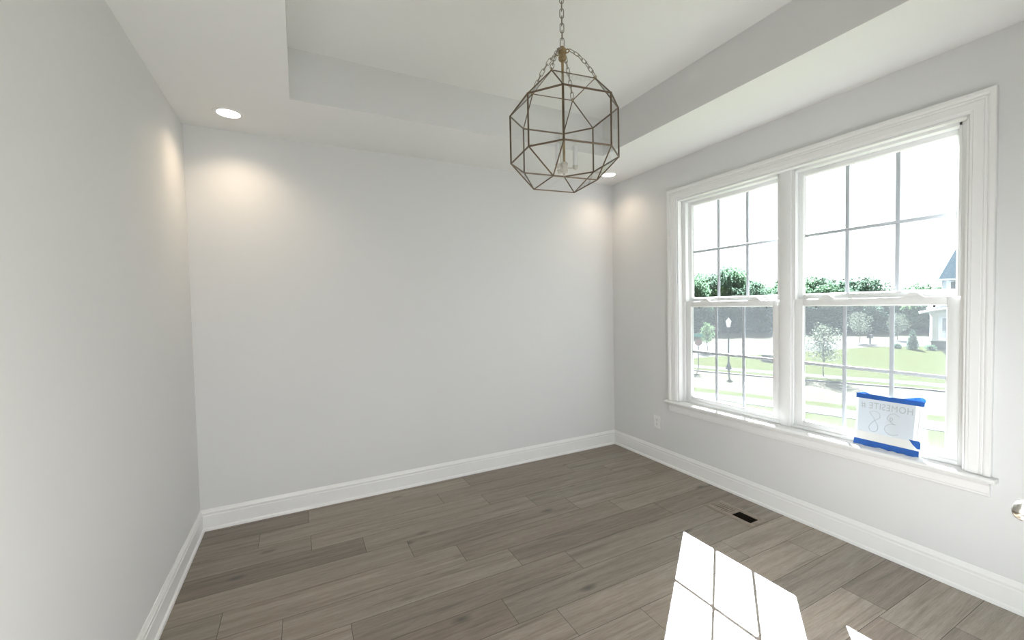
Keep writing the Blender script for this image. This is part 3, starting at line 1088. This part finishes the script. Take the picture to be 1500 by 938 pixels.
rng = random.Random(11)
protoD = make_tree('woodland_tree', rng, 9.5, 3.3, .6, 22, 4200, .24, LEAFD, .17)
protoM = make_tree('woodland_tree', rng, 9.0, 3.5, 1.0, 22, 4200, .24, LEAFM, .17)
protoL = make_tree('woodland_tree', rng, 8.5, 3.1, .8, 20, 3800, .24, LEAFL, .15)
used = {'D': False, 'M': False, 'L': False}
wl = {'D': ('dark green leafy tree in the woods beyond the field', 'dark trees of the woods'),
      'M': ('mid green broad tree in the woods beyond the field', 'mid green trees of the woods'),
      'L': ('light green sunlit tree at the edge of the woods', 'light green trees at the edge of the woods')}


def wood(kind, x, y, s, sz):
    pr = {'D': protoD, 'M': protoM, 'L': protoL}[kind]
    t = pr if not used[kind] else copy_tree(pr)
    used[kind] = True
    place(t, x, y, rng.uniform(0, 6.28), s, sz)
    tag(t, wl[kind][0], 'tree', wl[kind][1])


line = [(38, 46), (47.8, 40.5), (56, 37.5), (62, 33.5), (65.5, 29), (70, 23), (76, 15), (82, 6)]


def along(t):
    n_ = len(line)-1
    i = min(n_-1, int(t*n_))
    f = t*n_-i
    return line[i][0]*(1-f)+line[i+1][0]*f, line[i][1]*(1-f)+line[i+1][1]*f


nt_ = 23
for rowi, (depth, sc) in enumerate(((0.0, .82), (3.5, 1.0), (8.0, 1.12))):
    for i in range(nt_):
        t = (i+rng.uniform(.1, .9))/nt_
        x, y = along(t)
        fall = 1.0-.42*max(0, t-.28)/.72+.17*max(0, 1-max(0, t-.22)/.16)*(1 if t < .38 else 0)       # lower towards the house
        kd = ('D' if rng.random() < .4 else 'M') if rowi else ('L' if rng.random() < .3 else 'M' if rng.random() < .4 else 'D')
        sz = .86*sc*fall*rng.uniform(.82, 1.1)
        wood(kd, x+depth*.8+rng.uniform(-.8, .8), y+depth*.6+rng.uniform(-.8, .8), .9*sc*rng.uniform(.8, 1.0), sz)

# saplings along the streets, each with its own crown
sap = [
    ('young tree with pale leaves across the street, in the right window', 25.5, 10.63, 3.15, 1.15, LEAFS, 21),
    ('young pale tree at the far edge of the lawn, left of the mailbox', 50.2, 19.4, 3.2, 1.25, LEAFS, 22),
    ('small pale tree just left of the cone-shaped evergreen', 56.5, 18.6, 2.9, 1.2, LEAFS, 23),
    ('slim young tree right of the stop sign, in the left window', 31.5, 23.5, 2.7, .75, LEAFL, 24),
    ('young tree half hidden by the mullion between the windows', 25.2, 12.35, 2.9, 1.0, LEAFS, 25),
]
for lab, x, y, h_, cr_, lm, sd_ in sap:
    t = make_tree('young_tree', random.Random(sd_), h_, cr_, h_*.34, 15, 1700, .06, lm, .03, .25)
    place(t, x, y)
    tag(t, lab, 'tree', 'young trees along the streets')

# cone-shaped evergreen and low bushes at the white house
rg2 = random.Random(9)
t = empty('evergreen_cone')
bl = [(0, 0, .12+.2*i, .42*(1-(i/9)**1.5)+.05) for i in range(9)]
leaf_cloud(rg2, bl, 2200, .055).build('foliage', LEAFD, None, recalc=False).parent = t
MB().tube([(0, 0, 0), (0, 0, 1.5)], .04, 6).build('trunk', BARK, None).parent = t
place(t, 46.5, 13.8)
tag(t, 'cone-shaped dark evergreen left of the white house', 'shrub')
for i, (x, y, lab) in enumerate(((46.6, 15.0, 'low rounded bush left of the cone-shaped evergreen'), (46.75, 12.55, 'low rounded bush between the cone-shaped evergreen and the porch'))):
    t = empty('low_bush')
    leaf_cloud(rg2, [(rg2.uniform(-.2, .2), rg2.uniform(-.3, .3), .22, .3) for _ in range(4)], 700, .05).build('foliage', LEAFM, None, recalc=False).parent = t
    MB().tube([(0, 0, 0), (0, 0, .25)], .03, 6).build('stem', BARK, None).parent = t
    place(t, x, y)
    tag(t, lab, 'shrub', 'low bushes by the porch')

# street lamp
st = empty('street_lamp', (23.52, 15.55, GZ))
tag(st, 'black street lamp post with a white lantern head in the left window', 'street lamp')
o = MB().lathe([(0, 0), (.21, 0), (.21, .06), (.17, .10), (.15, .22), (.09, .34), (.075, .50), (0, .50)], 16).build('base', IRON, None, smooth=40); o.parent = st
o = MB().lathe([(0, .45), (.062, .45), (.055, 1.2), (.045, 2.85), (.075, 2.88), (.075, 2.93), (0, 2.93)], 14).build('post', IRON, None, smooth=40); o.parent = st
o = MB().lathe([(0, 2.93), (.10, 2.93), (.17, 3.28), (0, 3.28)], 8).build('lantern_glass', LAMPG, None); o.parent = st
o['label'] = 'white glass lantern'
o = MB().lathe([(0, 3.28), (.20, 3.28), (.12, 3.42), (.03, 3.50), (.02, 3.58), (0, 3.58)], 8).build('lantern_cap', LAMPG, None); o.parent = st

# stop sign with a street name blade
ss = empty('stop_sign', (22.17, 16.92, GZ))
tag(ss, 'stop sign on a thin post with a green street name plate above it', 'street sign')
RED = plain('sign_red', (.20, .085, .08), .5)
SWHITE = plain('sign_white', (0.1500, 0.1500, 0.1500), .5)
GREEN = plain('sign_green', (.03, .20, .17), .5)
POST = plain('sign_post_grey', (0.0480, 0.0480, 0.0480), .6)
fd = Vector((-2.97-22.17, -3.48-16.92, 0)).normalized()         # towards the house
rt_ = Vector((-fd.y, fd.x, 0))


def on_sign(u, z, off):
    return rt_*u+Vector((0, 0, z))+fd*off


def plate(poly, o0, o1, name, m, parent):
    n_ = len(poly)
    vs = [on_sign(u, z, o1) for u, z in poly]+[on_sign(u, z, o0) for u, z in poly]
    fs = [tuple(range(n_)), tuple(range(n_, 2*n_))[::-1]]+[(i, (i+1) % n_, n_+(i+1) % n_, n_+i) for i in range(n_)]
    o = MB().add(vs, fs).build(name, m, None)
    o.parent = parent
    return o


o = MB().tube([(0, 0, 0), (0, 0, 2.5)], .028, 8).build('post', POST, None); o.parent = ss
oc = [(.25*math.cos(PI/8+i*PI/4), 1.85+.25*math.sin(PI/8+i*PI/4)) for i in range(8)]
oi = [(u*.9, 1.85+(z-1.85)*.9) for u, z in oc]
pl = plate(oc, .03, .034, 'sign_plate', SWHITE, ss)
pl2 = plate(oi, .034, .036, 'red_octagon', RED, pl)
nb = plate([(-.30, 2.24), (.30, 2.24), (.30, 2.47), (-.30, 2.47)], .03, .036, 'street_name_plate', GREEN, ss)
cu_ = bpy.data.curves.new('stop', 'FONT'); cu_.body = 'STOP'; cu_.size = 1; cu_.align_x = 'CENTER'
tmp = bpy.data.objects.new('tmp', cu_); COL.objects.link(tmp)
dg = bpy.context.evaluated_depsgraph_get()
tm = tmp.evaluated_get(dg).to_mesh()
tv = [v_.co.copy() for v_ in tm.vertices]; tf = [tuple(p.vertices) for p in tm.polygons]
tmp.evaluated_get(dg).to_mesh_clear()
bpy.data.objects.remove(tmp, do_unlink=True)
ww = max(v_.x for v_ in tv)
o = MB().add([on_sign(v_.x/ww*.19, 1.78+v_.y*.20, .0365) for v_ in tv], tf).build('letters', SWHITE, None, recalc=False)
o.parent = pl

# mailbox and utility box
mb = empty('mailbox', (49.6, 18.25, GZ))
tag(mb, 'dark mailbox on a short post at the far edge of the lawn', 'mailbox')
b = MB(); b.prism([(-.17, .62), (.17, .62), (.17, .86), (.12, .95), (.0, .99), (-.12, .95), (-.17, .86)], -.28, .28, 'x')
o = b.build('box', IRON, None); o.parent = mb
o = MB().box(-.05, .05, -.05, .05, 0, .62, .005).build('post', IRON, None); o.parent = mb
ub = empty('utility_box', (29.4, 16.35, GZ))
tag(ub, 'low grey utility box on the lawn at the right edge of the left window', 'utility box')
UB = plain('utility_grey', (0.0360, 0.0408, 0.0420), .6)
o = MB().box(-.35, .35, -.38, .38, .05, .50, .03).build('cabinet', UB, None); o.parent = ub
o = MB().box(-.42, .42, -.45, .45, 0, .05, .01).build('pad', CONC, None); o.parent = ub
o = MB().box(-.38, .38, -.41, .41, .50, .56, .015).build('lid', HTRIM, None); o.parent = ub

# ---------------------------------------------------------------- white house across the lawn
hu = Vector((.35, -.93, 0)).normalized()
ho = empty('house', (48.2, 13.1, GZ), math.atan2(hu.y, hu.x))
tag(ho, 'white two storey house with columned porch and blue grey roof, right of the lawn', 'house')


def hp(bm_, name, m, parent=ho, smooth=None):
    o = bm_.build(name, m, None, smooth=smooth)
    o.parent = parent
    return o


# local: x to the right along the front, y into the depth, z above street level
hp(MB().box(0, 9, .0, 2.4, 0, .72), 'foundation', BRICK)
hp(MB().box(-.08, 9.08, -.10, 2.4, .72, .84, .01), 'porch_floor', HTRIM)
for x in (.05, 1.35, 3.2, 5.2, 7.2):
    c = MB().box(x, x+.40, .02, .42, .84, 3.05, .015)
    c.box(x-.05, x+.45, -.03, .47, .84, .98, .01)
    c.box(x-.05, x+.45, -.03, .47, 2.92, 3.05, .01)
    hp(c, 'column', HTRIM)
for (xa, xb) in ((.45, 1.35), (1.75, 3.2), (3.6, 5.2), (5.6, 7.2)):
    r = MB().box(xa, xb, .19, .25, 1.58, 1.66)
    r.box(xa, xb, .19, .25, .94, 1.0)
    k_ = int((xb-xa)/.14)
    for i in range(1, k_+1):
        xx = xa+(xb-xa)*i/(k_+1)
        r.box(xx-.018, xx+.018, .20, .24, 1.0, 1.58)
    hp(r, 'porch_railing', IRON if False else HTRIM)
hp(MB().box(.3, 9, 2.4, 9, 0, 4.3), 'wall', SIDING)
hp(MB().box(-.05, 9.05, -.05, 2.4, 3.05, 3.30, .01), 'porch_beam', HTRIM)
f = hp(MB().box(1.9, 2.8, 2.36, 2.42, .84, 2.9), 'front_door', HGLASS)
for xa in (.75, 3.6, 5.4):
    f = hp(MB().box(xa, xa+.75, 2.35, 2.41, 1.3, 2.8, .01), 'window', HTRIM)
    hp(MB().box(xa+.08, xa+.67, 2.33, 2.36, 1.38, 2.72), 'pane', HGLASS, f)
# porch gable
b = MB()
b.prism([(-.75, 3.22), (4.5, 4.32), (9.75, 3.22), (9.75, 3.36), (4.5, 4.50), (-.75, 3.36)], -.45, 2.6, 'y')
hp(b, 'porch_roof', HTRIM)
b = MB().prism([(-.2, 3.30), (4.5, 4.28), (9.2, 3.30)], -.05, .05, 'y')
hp(b, 'gable_panel', SIDING)
# skirt roof behind the porch, upper storey, steep hip roof
b = MB()
b.add([(.0, 2.2, 3.55), (9.3, 2.2, 3.55), (9.3, 5.2, 5.0), (.9, 5.2, 5.0), (.0, 9.3, 3.55)], [(0, 1, 2, 3), (0, 3, 4)])
b.add([(.0, 2.2, 3.45), (9.3, 2.2, 3.45), (9.3, 9.3, 3.45), (.0, 9.3, 3.45)], [(0, 1, 2, 3)])
hp(b, 'skirt_roof', SLATE)
hp(MB().box(1.15, 9, 3.6, 9, 4.3, 6.35), 'upper_wall', SIDING)
for xa in (1.35, 2.25, 3.4):
    f = hp(MB().box(xa, xa+.72, 3.54, 3.61, 4.9, 6.2, .01), 'window', HTRIM)
    hp(MB().box(xa+.08, xa+.64, 3.52, 3.55, 4.98, 6.12), 'pane', HGLASS, f)
b = MB()
hx0, hx1, hy0, hy1 = .55, 9.6, 3.0, 9.6
b.add([(hx0, hy0, 6.4), (hx1, hy0, 6.4), (hx1, hy1, 6.4), (hx0, hy1, 6.4), (2.15, 6.0, 10.0), (8.0, 6.0, 10.0)],
      [(0, 1, 5, 4), (1, 2, 5), (2, 3, 4, 5), (3, 0, 4), (3, 2, 1, 0)])
hp(b, 'roof', SLATE)
hp(MB().box(hx0-.1, hx1, hy0-.1, hy0+.05, 6.28, 6.42), 'fascia', HTRIM)
hp(MB().box(2.0, 5.4, 2.85, 3.0, 6.5, 6.72), 'dormer_sill', HTRIM)
